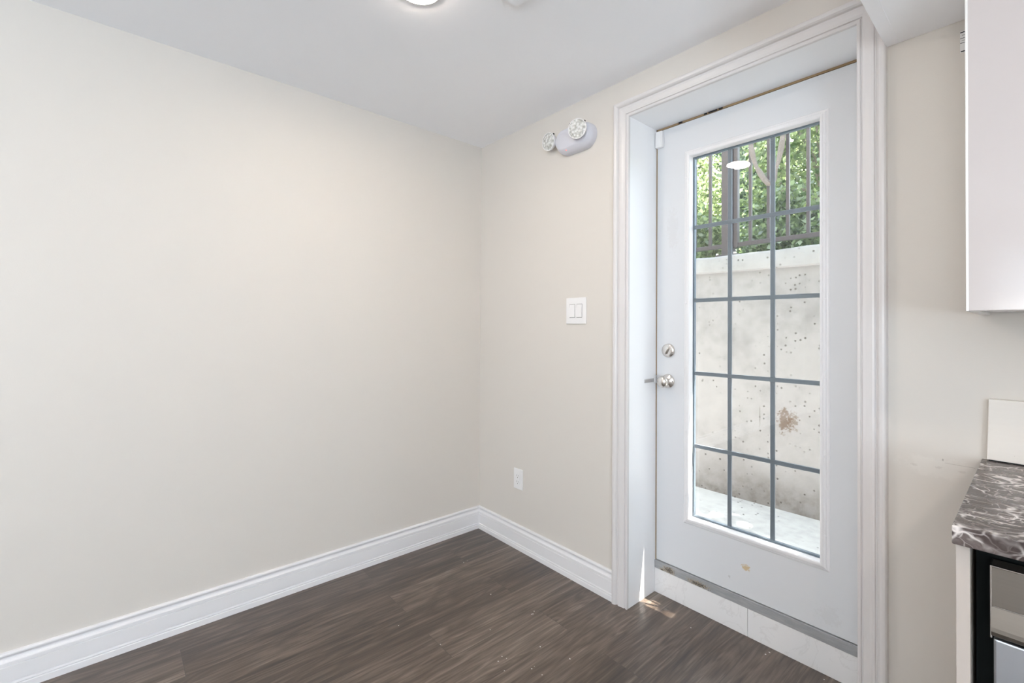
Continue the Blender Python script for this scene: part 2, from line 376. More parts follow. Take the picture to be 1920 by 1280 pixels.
tag(obj('wall_rear', B().box(0, WX0, YB - 0.15, YB, -0.1, H).box(WX1, XR, YB - 0.15, YB, -0.1, H).box(WX0, WX1, YB - 0.15, YB, -0.1, WZ0).box(WX0, WX1, YB - 0.15, YB, WZ1, H), M['wall']),
    'cream rear wall with an added window', 'wall', kind=ST)
win = thing('added_window_1', 'white framed window added in the rear wall, out of view', 'window', (WX0, YB, WZ0), kind=ST)  # unseen window, added to let light in from behind
fb = B()
for x in (WX0, (WX0 + WX1) / 2 - 0.025, WX1 - 0.05): fb.box(x, x + 0.05, YB - 0.09, YB - 0.03, WZ0, WZ1, 0.004)
for z in (WZ0, WZ1 - 0.05): fb.box(WX0 + 0.05, WX1 - 0.05, YB - 0.09, YB - 0.03, z, z + 0.05, 0.004)
obj('window_frame', fb, M['trim'], win)
obj('window_glass', B().box(WX0 + 0.05, WX1 - 0.05, YB - 0.062, YB - 0.058, WZ0 + 0.05, WZ1 - 0.05), M['glass'], win)

win2 = thing('added_window_2', 'white framed window added in the side wall, out of view', 'window', (XR, VY0, VZ0), kind=ST)  # unseen window, added for cool light on the left wall
fb = B()
for y in (VY0, (VY0 + VY1) / 2 - 0.025, VY1 - 0.05): fb.box(XR + 0.03, XR + 0.09, y, y + 0.05, VZ0, VZ1, 0.004)
for z in (VZ0, VZ1 - 0.05): fb.box(XR + 0.03, XR + 0.09, VY0 + 0.05, VY1 - 0.05, z, z + 0.05, 0.004)
obj('window_frame', fb, M['trim'], win2)
obj('window_glass', B().box(XR + 0.058, XR + 0.062, VY0 + 0.05, VY1 - 0.05, VZ0 + 0.05, VZ1 - 0.05), M['glass'], win2)

# bulkhead above the kitchen run, with the bead strip along its edge
sof = thing('soffit', 'white bulkhead hanging from the ceiling over the kitchen run', 'bulkhead', (OX1, 0, SOF), kind=ST)
obj('soffit_body', B().box(OX1 - 0.001, XR, -0.62, 0, SOF, H, 0.002), M['ceiling'], sof)
obj('corner_bead', B().box(OX1 - 0.0025, OX1 + 0.028, -0.6225, -0.004, SOF - 0.0012, SOF + 0.03), M['ceiling'], sof)

# baseboards: stepped colonial profile (protrusion, height)
BP = [(0, 0.135), (0.0060, 0.135), (0.0095, 0.1335), (0.0115, 0.1300), (0.0115, 0.1265), (0.0095, 0.1225), (0.0065, 0.1190), (0.0055, 0.1150), (0.0065, 0.1110), (0.0100, 0.1065), (0.0138, 0.1035), (0.0142, 0.1010),
      (0.0142, 0.0925), (0.0112, 0.0912), (0.0112, 0.0895), (0.0138, 0.0880), (0.0138, 0.0370), (0.0100, 0.0355), (0.0104, 0.0335), (0.0150, 0.0305), (0.0158, 0.0275), (0.0135, 0.0245), (0.0135, 0.0232), (0.0172, 0.0212), (0.0176, 0), (0, 0)]
tag(obj('baseboard_left', B().loft([[(v, YB, z) for v, z in BP], [(v, -v, z) for v, z in BP]], close=True), M['trim']), 'white moulded baseboard along the left wall', 'baseboard', kind=ST)
tag(obj('baseboard_right', B().loft([[(v, -v, z) for v, z in BP], [(OX0 - 0.0005, -v, z) for v, z in BP]], close=True), M['trim']), 'white moulded baseboard between corner and door casing', 'baseboard', kind=ST)

# ------------------------------------------------------------------ door casing (trim_1) and jamb lining (trim_2)
CP = [(0.0, 0.0), (0.0, 0.012), (0.003, 0.0135), (0.0085, 0.0135), (0.0105, 0.0090), (0.0130, 0.0090), (0.0150, 0.0140), (0.024, 0.0148), (0.032, 0.0165), (0.040, 0.0175), (0.0455, 0.0165),
      (0.0480, 0.0120), (0.0510, 0.0120), (0.0540, 0.0190), (0.059, 0.0235), (0.066, 0.0250), (0.072, 0.0238), (0.0757, 0.020), (0.077, 0.0)]
cas = thing('trim_1', 'white moulded casing around the door opening', 'door casing', (IX0, 0, 0), kind=ST)
kL = (IX0 - OX0) / 0.077; kR = (OX1 - IX1) / 0.077; kT = (OZ - IZ) / 0.077
obj('casing_leg', B().loft([[(IX0 - u * kL, -v, 0) for u, v in CP], [(IX0 - u * kL, -v, IZ + u * kT) for u, v in CP]], close=True), M['casing'], cas)
obj('casing_leg', B().loft([[(IX1 + u * kR, -v, 0) for u, v in CP], [(IX1 + u * kR, -v, IZ + u * kT) for u, v in CP]], close=True), M['casing'], cas)
obj('casing_head', B().loft([[(IX0 - u * kL, -v, IZ + u * kT) for u, v in CP], [(IX1 + u * kR, -v, IZ + u * kT) for u, v in CP]], close=True), M['casing'], cas)

jam = thing('trim_2', 'white jamb lining of the deep door recess', 'door jamb', (IX0, 0, 0), kind=ST)
obj('jamb_board', B().box(IX0 - 0.019, IX0, -0.0005, D, 0, IZ), M['jamb'], jam)
obj('jamb_board', B().box(IX1, IX1 + 0.019, -0.0005, D, 0, IZ), M['jamb'], jam)
obj('head_board', B().box(IX0 - 0.019, IX1 + 0.019, -0.0005, D, IZ, IZ + 0.019), M['jamb'], jam)
obj('door_stop', B().box(IX0 - 0.019, IX0 + 0.004, D + 0.001, 0.29, 0.15, IZ).box(IX1 - 0.004, IX1 + 0.019, D + 0.001, 0.29, 0.15, IZ).box(IX0, IX1, D + 0.001, 0.29, IZ - 0.0075, IZ + 0.019), M['raw_wood'], jam)['label'] = 'raw brown wood edge behind the jamb'
ws = B()
for xa, xb in ((1.215, 1.232), (1.335, 1.347), (1.355, 1.392), (1.40, 1.416)): ws.box(xa, xb, D - 0.004, D + 0.002, IZ - 0.0065, IZ - 0.0015)
obj('weatherstrip', ws, M['dark'], jam)['label'] = 'dark torn weatherstrip remains'
sp = obj('strike_plate', B().box(IX0 - 0.0005, IX0 + 0.0022, 0.118, 0.211, 0.990, 1.007, 0.002).box(IX0 - 0.0005, IX0 + 0.006, 0.200, 0.2145, 0.982, 1.022, 0.002), M['strike'], jam)
sp['label'] = 'pale metal strike plate with long lip'

# ------------------------------------------------------------------ step riser of the raised threshold (trim_3)
ris = thing('trim_3', 'white tiled riser with grey sill strip under the door', 'threshold', (IX0, D, 0), kind=ST)
obj('riser_tile', B().box(IX0, 1.5214, D - 0.006, D + 0.05, 0, 0.113, 0.0012), M['tile'], ris)
obj('riser_tile', B().box(1.5230, IX1, D - 0.006, D + 0.05, 0, 0.113, 0.0012), M['tile'], ris)
obj('sill_strip', B().box(IX0, IX1, D - 0.007, 0.33, 0.1135, 0.1505, 0.0015), M['sill'], ris)['label'] = 'scuffed grey metal sill strip'
obj('riser_core', B().box(IX0, IX1, D + 0.05, 0.30, 0, 0.113), M['cap'], ris)

# ------------------------------------------------------------------ the door
SX0, SX1, SZ0, SZ1 = 1.1055, 1.9315, 0.1535, 2.1805
LX0, LX1, LZ0, LZ1 = 1.243, 1.803, 0.3695, 2.0480     # outer edge of the glazing frame
door = thing('door_1', 'white exterior door with a tall gridded glass light', 'door', (SX1, D, SZ0), kind=ST)
sb = B()
hx0, hx1, hz0, hz1 = LX0 + 0.018, LX1 - 0.018, LZ0 + 0.018, LZ1 - 0.018
def plate_with_hole(b, x0, x1, z0, z1, a0, a1, c0, c1, y0, y1):
    t = bmesh.new()
    o = [(x0, z0), (x1, z0), (x1, z1), (x0, z1)]; i = [(a0, c0), (a1, c0), (a1, c1), (a0, c1)]
    V = [[t.verts.new((x, y, z)) for x, z in ring] for y in (y0, y1) for ring in (o, i)]
    for k in range(4):
        j = (k + 1) % 4
        t.faces.new((V[0][k], V[0][j], V[1][j], V[1][k])); t.faces.new((V[2][k], V[3][k], V[3][j], V[2][j]))
        t.faces.new((V[0][k], V[2][k], V[2][j], V[0][j])); t.faces.new((V[1][k], V[1][j], V[3][j], V[3][k]))
    bmesh.ops.recalc_face_normals(t, faces=t.faces); b.merge(t)
plate_with_hole(sb, SX0, SX1, SZ0, SZ1, hx0, hx1, hz0, hz1, D, D + 0.044)
obj('slab', sb, M['door'], door)
# glazing frame: inner lip at the glass, raised moulding, stepped outer edge
FP = [(0.0300, 0.0205), (0.0285, -0.0075), (0.0255, -0.0105), (0.0190, -0.0110), (0.0175, -0.0090), (0.0150, -0.0090), (0.0110, -0.0075), (0.0085, -0.0040), (0.0070, -0.0040), (0.0030, -0.0030), (0.0, 0.0), (0.0, 0.002), (0.0180, 0.002), (0.0185, 0.0205)]
def ring_frame(b, prof, x0, x1, z0, z1, y):
    secs = [[(x0 + u, y + v, z0 + u) for u, v in prof], [(x1 - u, y + v, z0 + u) for u, v in prof], [(x1 - u, y + v, z1 - u) for u, v in prof], [(x0 + u, y + v, z1 - u) for u, v in prof]]
    return b.loft(secs + [secs[0]], close=True, caps=False)
lf = obj('lite_frame', ring_frame(B(), FP, LX0, LX1, LZ0, LZ1, D), M['trim'], door)
sc_ = B()
for k in range(6):
    for x in (LX0 + 0.0125, LX1 - 0.0125): sc_.lathe([(0.0045, 0), (0.0045, 0.0012), (0.003, 0.0022), (0, 0.0024)], (x, D - 0.0078, 0.50 + k * 0.285), (0, -1, 0), 12)
obj('screw_plug', sc_, M['trim'], lf, True)
GX0, GX1, GZ0, GZ1 = LX0 + 0.026, LX1 - 0.026, LZ0 + 0.026, LZ1 - 0.026
obj('glass_pane', B().box(GX0, GX1, D + 0.0205, D + 0.0235, GZ0, GZ1), M['glass'], door)
obj('glass_pane', B().box(GX0, GX1, D + 0.0375, D + 0.0405, GZ0, GZ1), M['glass'], door)
plate_with_hole(spb := B(), GX0, GX1, GZ0, GZ1, GX0 + 0.0105, GX1 - 0.0105, GZ0 + 0.0105, GZ1 - 0.0105, D + 0.0237, D + 0.0373)
obj('spacer_bar', spb, M['alu'], door)['label'] = 'dark blue-grey spacer edging the glass'
for x in (1.4345, 1.6030): obj('muntin_bar', B().box(x - 0.0085, x + 0.0085, D + 0.0265, D + 0.0325, GZ0 + 0.0105, GZ1 - 0.0105, 0.001, 1), M['muntin'], door)
for z in (1.7005, 1.3705, 1.0425, 0.7165): obj('muntin_bar', B().box(GX0 + 0.0105, GX1 - 0.0105, D + 0.0255, D + 0.0335, z - 0.0085, z + 0.0085, 0.001, 1), M['muntin'], door)
# exterior retaining frame on the outside face
obj('outer_lite_frame', ring_frame(B(), [(0.028, 0), (0.026, 0.008), (0.004, 0.008), (0, 0.0)], LX0, LX1, LZ0, LZ1, D + 0.044), M['trim'], door)
# hardware
kb = obj('door_knob', B().lathe([(0.0, 0.001), (0.0315, 0.001), (0.0325, 0.003), (0.0320, 0.006), (0.0285, 0.0095), (0.016, 0.012), (0.0125, 0.017), (0.0115, 0.026), (0.0150, 0.033), (0.0225, 0.0385), (0.0262, 0.046), (0.0268, 0.053), (0.0245, 0.060), (0.0185, 0.0655), (0.0100, 0.0685), (0.0, 0.0692)], (1.1655, D, 0.9985), (0, -1, 0), 40), M['nickel'], door, True, 50)
kb['label'] = 'round satin nickel knob'
obj('latch_pin', B().lathe([(0.0035, 0), (0.0035, 0.0018), (0, 0.002)], (1.1895, D - 0.0085, 0.9985), (0, -1, 0), 12), M['dark'], kb)
db = obj('deadbolt', B().lathe([(0.0, 0.001), (0.0315, 0.001), (0.0325, 0.003), (0.0315, 0.0075), (0.0275, 0.011), (0.0200, 0.0125), (0.0, 0.013)], (1.1665, D, 1.1405), (0, -1, 0), 40), M['nickel'], door, True, 50)
db['label'] = 'satin nickel deadbolt with thumb turn'
tb = B(); tb.box(-0.0042, 0.0042, -0.012, 0.0, -0.0185, 0.0185, 0.003)
tb.bm.transform(Matrix.Translation((1.1665, D - 0.0125, 1.1405)) @ Matrix.Rotation(math.radians(28), 4, 'Y'))
obj('thumb_turn', tb, M['nickel'], db, True)
# contact sensor in the top corner
cs = thing('door_contact_sensor', 'small white contact block at the top left corner of the door', 'sensor', (1.122, D, 2.10))
obj('sensor_case', B().box(1.1035, 1.1405, D - 0.020, D - 0.0005, 2.098, 2.174, 0.003), M['plate'], cs)
obj('sensor_lid', B().box(1.1075, 1.1365, D - 0.0215, D - 0.0198, 2.104, 2.168, 0.0008), M['plate'], cs)

# ------------------------------------------------------------------ emergency light
em = thing('emergency_light', 'white oblong emergency light with two round lamp heads high beside the door', 'emergency light', (0.80, 0, 2.177))
def stadium(cx, cz, hw, hh, y, n=14):
    P = []
    for k in range(n + 1):
        a = -math.pi / 2 + math.pi * k / n; P.append((cx + hw - hh + hh * math.cos(a), y, cz + hh * math.sin(a)))
    for k in range(n + 1):
        a = math.pi / 2 + math.pi * k / n; P.append((cx - hw + hh + hh * math.cos(a), y, cz + hh * math.sin(a)))
    return P
hs = B().loft([stadium(0.797, 2.177, 0.118, 0.062, -0.001), stadium(0.797, 2.177, 0.118, 0.062, -0.022), stadium(0.797, 2.177, 0.115, 0.059, -0.034), stadium(0.797, 2.181, 0.106, 0.049, -0.054), stadium(0.797, 2.182, 0.100, 0.044, -0.058)], close=True)
hsg = obj('housing', hs, M['fixture'], em, True, 40)
obj('pilot_lamp', B().lathe([(0.0045, 0), (0.0045, 0.004), (0.003, 0.006), (0, 0.0066)], (0.757, -0.043, 2.1315), (0, -0.75, -0.66), 14), M['red'], hsg)['label'] = 'tiny lit red pilot lamp'
def lamp_head(c, n, r):
    n = Vector(n).normalized(); c = Vector(c)
    h = obj('lamp_head', B().lathe([(0.0, -0.036), (r * 0.45, -0.035), (r * 0.8, -0.024), (r * 0.98, -0.006), (r, 0.0), (r * 0.985, 0.003), (r * 0.93, 0.003), (r * 0.92, 0.0)], c, n, 36), M['plate'], em, True, 40)
    obj('lens', B().lathe([(r * 0.93, 0.0005), (r * 0.8, 0.0045), (r * 0.5, 0.0075), (0, 0.009)], c, n, 36), M['lens'], h, True, 60)
    for s_ in (-1, 1):
        nb = B()
        t = n.cross(Vector((0, 0, 1))).normalized() if s_ > 0 else -n.cross(Vector((0, 0, 1))).normalized()
        q = c + t * r * 0.78 + Vector((0, 0, r * 0.62)) - n * 0.002
        nb.lathe([(0.004, -0.006), (0.004, 0.004), (0, 0.0042)], q, t * 0.8 + Vector((0, 0, 0.6)), 8)
        obj('clip', nb, M['dark'], h)
    return h
lamp_head((0.637, -0.050, 2.2045), (-0.05, -1, -0.12), 0.0455)
lamp_head((0.868, -0.092, 2.186), (0.30, -0.95, -0.10), 0.047)
obj('swivel_neck', B().tube([(0.648, -0.022, 2.200), (0.69, -0.028, 2.193)], 0.017, 14), M['fixture'], em, True)
obj('swivel_neck', B().tube([(0.861, -0.062, 2.187), (0.858, -0.050, 2.186)], 0.022, 14), M['fixture'], em, True)

# ------------------------------------------------------------------ switch and outlet
sw = thing('light_switch', 'white double rocker light switch on the wall left of the door', 'light switch', (0.790, 0, 1.328))
pl = obj('wall_plate', B().box(0.7255, 0.8545, -0.006, -0.0002, 1.263, 1.393, 0.0022), M['plate'], sw)
for cx in (0.767, 0.813):
    rk = B().loft([[(cx - 0.0165, -0.0062, 1.296), (cx + 0.0165, -0.0062, 1.296), (cx + 0.0165, -0.0062, 1.360), (cx - 0.0165, -0.0062, 1.360)],
                   [(cx - 0.0160, -0.0108, 1.2968), (cx + 0.0160, -0.0108, 1.2968), (cx + 0.0160, -0.0074, 1.3592), (cx - 0.0160, -0.0074, 1.3592)]], close=True)
    obj('rocker', rk, M['plate'], sw)
    obj('rocker_gap', B().box(cx - 0.0178, cx + 0.0178, -0.0064, -0.0055, 1.2945, 1.3615), M['slot'], pl)
ou = thing('wall_outlet', 'white duplex power outlet low on the wall near the corner', 'outlet', (0.368, 0, 0.39))
op = obj('wall_plate', B().box(0.3315, 0.4045, -0.006, -0.0002, 0.333, 0.447, 0.0022), M['plate'], ou)
obj('receptacle', B().box(0.3515, 0.3845, -0.0085, -0.0055, 0.3565, 0.4235, 0.0015), M['plate'], ou)
for cz in (0.373, 0.407):
    o_ = B().box(0.3595, 0.3615, -0.0088, -0.0083, cz - 0.001, cz + 0.0075).box(0.3740, 0.3760, -0.0088, -0.0083, cz - 0.001, cz + 0.0065).box(0.3655, 0.3700, -0.0088, -0.0083, cz - 0.0095, cz - 0.0055)
    obj('slots', o_, M['slot'], ou)

# ------------------------------------------------------------------ ceiling fittings
def ceiling_light(x, y, label):
    t = thing('ceiling_light', label, 'ceiling light', (x, y, H), 'recessed ceiling lights')
    obj('trim_ring', B().lathe([(0.066, -0.001), (0.066, 0.005), (0.070, 0.008), (0.078, 0.006), (0.082, 0.0015), (0.0825, 0.0)], (x, y, H), (0, 0, -1), 48), M['plate'], t, True)
    obj('diffuser', B().lathe([(0.0, 0.0005), (0.0655, 0.0005), (0.0655, 0.009), (0.060, 0.0115), (0, 0.013)], (x, y, H), (0, 0, -1), 48), M['lamp'], t)
    return t
ceiling_light(0.953, -0.985, 'round recessed ceiling light in front of the door wall, at the top of the picture')
ceiling_light(0.953, -3.35, 'round recessed ceiling light added out of view near the rear of the left wall')  # this lamp and the next two are unseen, added to light the room
ceiling_light(3.10, -1.55, 'round recessed ceiling light added out of view over the kitchen floor')
ceiling_light(3.10, -3.75, 'round recessed ceiling light added out of view near the rear window')
def rounded(cx, cy, hw, r, z, n=8):
    P = []
    for sx, sy, a0 in ((1, 1, 0), (-1, 1, 90), (-1, -1, 180), (1, -1, 270)):
        for k in range(n + 1):
            a = math.radians(a0 + 90 * k / n); P.append((cx + sx * (hw - r) + r * math.cos(a), cy + sy * (hw - r) + r * math.sin(a), z))
    return P
vx, vy = 1.106 + 0.150, -0.685 - 0.150
vt = thing('ceiling_vent', 'square pale ceiling cover with rounded corners, only its tip in view', 'ceiling cover', (vx, vy, H))
obj('cover_plate', B().loft([rounded(vx, vy, 0.150, 0.022, H), rounded(vx, vy, 0.150, 0.022, H - 0.007), rounded(vx, vy, 0.146, 0.020, H - 0.011)], close=True), M['ceiling'], vt)
gb = B()
for k in range(9): gb.box(vx - 0.10, vx + 0.10, vy - 0.1 + k * 0.025, vy - 0.092 + k * 0.025, H - 0.0125, H - 0.0105)
obj('louvre', gb, M['slot'], vt)

# ------------------------------------------------------------------ kitchen run
KX = 2.2007
ct = thing('countertop', 'dark brown marble-look countertop with white veins along the wall', 'countertop', (KX, 0, 0.872))
obj('slab_top', B().box(KX, XR - 0.002, -0.638, -0.001, 0.8735, 0.9055, 0.0016), M['marble'], ct)
bd = thing('backsplash_board', 'cream painted board standing on the back of the countertop', 'board', (2.21, -0.02, 0.908))
bb = B().box(2.2102, XR - 0.01, -0.021, -0.003, 0.9085, 1.0655, 0.0015)
for v in bb.bm.verts:
    if v.co.z > 1.0 and v.co.x < 3: v.co.x += 0.0042
obj('board_body', bb, M['board'], bd)
obj('painted_gap_shadow', B().box(2.2135, XR - 0.02, -0.0185, -0.006, 0.9056, 0.9086), M['dark'], bd)  # dark strip painted in for the shadow under the board
ep = thing('cabinet_end_panel', 'tall narrow beige panel closing the counter end beside the dishwasher', 'cabinet panel', (2.203, -0.3, 0))
obj('panel_board', B().box(2.2035, 2.2215, -0.612, -0.002, 0.0, 0.8730, 0.0015), M['panel'], ep)
obj('edge_band', B().box(2.2037, 2.2213, -0.6128, -0.6115, 0.0, 0.8725, 0.0005), M['panel'], ep)

dw = thing('dishwasher', 'stainless dishwasher under the dark countertop at the right edge', 'dishwasher', (2.53, -0.3, 0))
X0 = 2.2460; X1 = X0 + 0.595
obj('tub', B().box(2.2262, X1 + 0.02, -0.575, -0.03, 0.10, 0.868), M['black'], dw)
obj('toe_kick', B().box(X0, X1, -0.53, -0.50, 0.0, 0.10), M['black'], dw)
fa = B()
FPz = [(-0.585, 0.8485), (-0.620, 0.8485), (-0.6225, 0.8465), (-0.6225, 0.7835), (-0.6215, 0.7828), (-0.6215, 0.7820), (-0.6230, 0.7810), (-0.6260, 0.766), (-0.6290, 0.749), (-0.6295, 0.742), (-0.6255, 0.7345), (-0.6150, 0.7290), (-0.585, 0.7280)]
fa.loft([[(X0 + 0.0012, y, z) for y, z in FPz], [(X1 - 0.0012, y, z) for y, z in FPz]], close=True)
fas = obj('control_panel', fa, M['fascia'], dw)
obj('panel_edge', B().box(X0 - 0.0002, X0 + 0.0022, -0.6232, -0.586, 0.7285, 0.8488, 0.0006), M['nickel'], fas)
obj('seam_line', B().box(X0 + 0.003, X1 - 0.003, -0.6232, -0.6210, 0.7818, 0.7832), M['nickel'], fas)
obj('top_edge', B().box(X0 + 0.001, X1 - 0.001, -0.6232, -0.6200, 0.8478, 0.8492), M['nickel'], fas)
obj('front_door', B().box(X0 + 0.0035, X1 - 0.0035, -0.6165, -0.578, 0.105, 0.7255, 0.003), M['steel'], dw)

bc = thing('base_cabinet', 'pale base cabinet under the countertop right of the dishwasher', 'cabinet', (3.58, -0.3, 0))
obj('cabinet_body', B().box(2.866, XR - 0.004, -0.59, -0.004, 0.10, 0.872), M['cab_edge'], bc)
obj('toe_kick', B().box(2.866, XR - 0.004, -0.53, -0.50, 0.0, 0.099), M['black'], bc)
for xa, xb in ((2.868, 3.575), (3.579, 4.286)):
    obj('cabinet_door', B().box(xa, xb, -0.612, -0.591, 0.105, 0.868, 0.0022), M['cab'], bc)

uc = thing('upper_cabinet', 'glossy pale pink-white upper wall cabinet beside the door', 'cabinet', (2.5, -0.02, 1.2845))
UZ0 = 1.2845
obj('carcass', B().box(2.1985, 2.2165, -0.318, -0.002, UZ0, SOF - 0.003).box(2.2165, XR - 0.004, -0.318, -0.002, UZ0 + 0.006, UZ0 + 0.024).box(2.2165, XR - 0.004, -0.018, -0.002, UZ0 + 0.024, SOF - 0.003).box(2.2165, XR - 0.004, -0.318, -0.018, SOF - 0.021, SOF - 0.003), M['cab_edge'], uc)
for xa, xb in ((2.1975, 2.7965), (2.7995, 3.3985), (3.4015, 4.0005)):
    d_ = obj('cabinet_door', B().box(xa, xb, -0.3415, -0.3205, UZ0 + 0.0005, SOF - 0.006, 0.0022, 3), M['cab'], uc)
    obj('edge_highlight_strip', B().box(xa - 0.0004, xa + 0.0042, -0.3423, -0.3215, UZ0 + 0.0003, SOF - 0.0058, 0.0012), M['cab_edge'], d_)  # white strip paints the highlight on the lit door bevel

# printed label on the wall behind the cabinet edge
lb = thing('wall_label', 'white printed label with dark stripes high on the wall, half behind the upper cabinet', 'label', (2.18, 0, 2.00))
obj('paper', B().box(2.1618, 2.1960, -0.0016, -0.0002, 2.0010, 2.0590), M['plate'], lb)
for z0_, z1_, xa in ((2.0545, 2.0570, 2.1622), (2.0470, 2.0480, 2.166), (2.0390, 2.0402, 2.1622), (2.0260, 2.0272, 2.1622), (2.0020, 2.0050, 2.1632), (2.0325, 2.0332, 2.165)): obj('printed_stripe', B().box(xa, 2.1955, -0.0021, -0.0015, z0_, z1_), M['dark'], lb)

# paint chips left on the floor: uncountable specks, one object
random.seed(5); pc = B()
CH = [(0.30, -0.30), (0.28, -0.16), (0.62, -0.41), (0.80, -0.55), (0.86, -0.36), (0.97, -0.62), (1.05, -0.66), (1.09, -0.56), (1.16, -0.46), (0.78, -0.77), (1.36, 0.06), (1.62, 0.15), (1.80, 0.17), (0.52, -0.83), (1.02, -0.47)]
for cx, cy in CH:
    for k in range(random.choice((1, 1, 2, 3))):
        x = cx + random.gauss(0, 0.015); y = cy + random.gauss(0, 0.015); r = random.uniform(0.0012, 0.0034); a = random.random() * 6.28
        y = min(y, 0.18)
        pts = [(x + r * random.uniform(0.4, 1.3) * math.cos(a + j * 1.2566), y + r * random.uniform(0.4, 1.3) * math.sin(a + j * 1.2566)) for j in range(5)]
        pc.loft([[(px, py, 0.0001) for px, py in pts], [(px, py, 0.0012) for px, py in pts]], close=True)
tag(obj('paint_chips', pc, M['chip']), 'scattered white paint flecks on the dark floor by the door', 'debris', kind='stuff')

# ------------------------------------------------------------------ outdoors: landing, retaining wall, house face
WY = 1.52; WT = 1.763
tag(obj('landing', B().box(-3.0, 6.0, 0.30, WY + 0.1, -0.05, 0.08), M['slab']), 'grey concrete landing outside the door', 'landing', kind=ST)
rw = thing('retaining_wall', 'pitted beige concrete retaining wall with a paler cap', 'retaining wall', (1.0, WY, 0.08), kind=ST)
obj('wall_face', B().box(-3.0, 6.0, WY, WY + 0.22, -0.05, WT - 0.118), M['concrete'], rw)
cb = B(); random.seed(11)
NC = 60; secs = []
for k in range(NC + 1):
    x = -3.0 + 9.0 * k / NC; e = 0.004 * math.sin(x * 5.1) + random.uniform(-0.003, 0.003); f = 0.005 * math.sin(x * 3.3 + 1) + random.uniform(-0.003, 0.003)
    secs.append([(x, WY + 0.22, WT - 0.12 + f), (x, WY - 0.006, WT - 0.120 + f), (x, WY - 0.020, WT - 0.112 + f), (x, WY - 0.022 + e * 0.5, WT - 0.02 + e), (x, WY - 0.012, WT - 0.004 + e), (x, WY + 0.004, WT + e), (x, WY + 0.22, WT + e)])
cb.loft(secs, close=True); obj('wall_cap', cb, M['cap'], rw, True, 40)['label'] = 'paler rough cap of the wall'
tag(obj('garden_ground', B().box(-14, 14, WY + 0.22, 30, 1.45, 1.70), M['grass']), 'ground behind the retaining wall', 'ground', kind=ST)
tag(obj('house_face', B().box(-3.0, IX0 - 0.03, 0.30, 0.34, -0.05, 3.4).box(IX1 + 0.14, 6.0, 0.30, 0.34, -0.05, 3.4).box(IX0 - 0.03, IX1 + 0.03, 0.30, 0.34, IZ + 0.03, 3.4)
    .box(-3.0, 6.0, 0.34, 0.50, 2.62, 2.72), M['stucco']), 'outer face of the house with a shallow ledge', 'house wall', kind=ST)

# ------------------------------------------------------------------ metal fence on the wall
FY = 1.625
def fence_panel(x0, x1, balusters, label):
    t = thing('metal_fence', label, 'fence panel', ((x0 + x1) / 2, FY, WT), 'metal fence panels on the retaining wall')
    obj('bottom_rail', B().box(x0, x1, FY - 0.013, FY + 0.013, 1.830, 1.8595, 0.002), M['fence'], t)
    obj('top_rail', B().box(x0, x1, FY - 0.018, FY + 0.018, 2.80, 2.84, 0.002), M['fence'], t)
    for x in balusters: obj('baluster', B().box(x - 0.0098, x + 0.0098, FY - 0.0098, FY + 0.0098, 1.8590, 2.80, 0.0015), M['fence'], t)
    return t
tR = fence_panel(0.893, 2.66, [0.973 + 0.1185 * k for k in range(14)], 'grey metal fence panel of thin balusters right of the post')
obj('end_stile', B().box(0.8630, 0.8920, FY - 0.020, FY + 0.020, 1.822, 2.84, 0.002), M['fence'], tR)['label'] = 'wider end stile next to the post'
fence_panel(-0.98, 0.781, [0.687 - 0.1185 * k for k in range(14)], 'grey metal fence panel of thin balusters left of the post')
po = thing('fence_post', 'square grey metal fence post bolted to the wall cap', 'fence post', (0.822, FY, WT))
obj('post', B().box(0.783, 0.8605, FY - 0.032, FY + 0.032, WT + 0.008, 2.90, 0.003), M['fence'], po)
obj('base_plate', B().box(0.752, 0.905, FY - 0.062, FY + 0.062, WT + 0.0005, WT + 0.0135, 0.002), M['fence'], po)
for dx in (-0.060, 0.064): obj('bolt', B().lathe([(0.010, 0.0), (0.010, 0.012), (0.006, 0.014), (0, 0.0145)], (0.822 + dx, FY - 0.045, WT + 0.013), (0, 0, 1), 10), M['nickel'], po)
obj('post_cap', B().box(0.779, 0.8645, FY - 0.036, FY + 0.036, 2.90, 2.915, 0.003), M['fence'], po)

# bare vine looped over the top rail
vp = [(1.035, FY - 0.03, 2.86), (1.004, FY - 0.045, 2.78), (0.992, FY - 0.055, 2.66), (0.997, FY - 0.062, 2.545), (1.006, FY - 0.066, 2.47), (1.021, FY - 0.066, 2.40), (1.038, FY - 0.066, 2.345), (1.061, FY - 0.066, 2.298), (1.088, FY - 0.066, 2.250), (1.113, FY - 0.066, 2.215),
      (1.134, FY - 0.066, 2.206), (1.147, FY - 0.066, 2.240), (1.158, FY - 0.066, 2.30), (1.176, FY - 0.064, 2.357), (1.190, FY - 0.060, 2.44), (1.201, FY - 0.058, 2.525), (1.200, FY - 0.05, 2.66), (1.180, FY - 0.04, 2.78), (1.14, FY - 0.03, 2.865), (1.09, FY + 0.0, 2.872)]
random.seed(3)
vr = [0.0150 + 0.004 * math.sin(i * 1.9) for i in range(len(vp))]; vr[9] = 0.017
v_ = B().tube(vp + [(1.05, FY, 2.870)], vr + [0.013], 10)
vine = obj('hanging_vine', v_, M['vine'], None, True, 60)
tag(vine, 'bare pale vine hanging in a loop over the fence', 'vine')

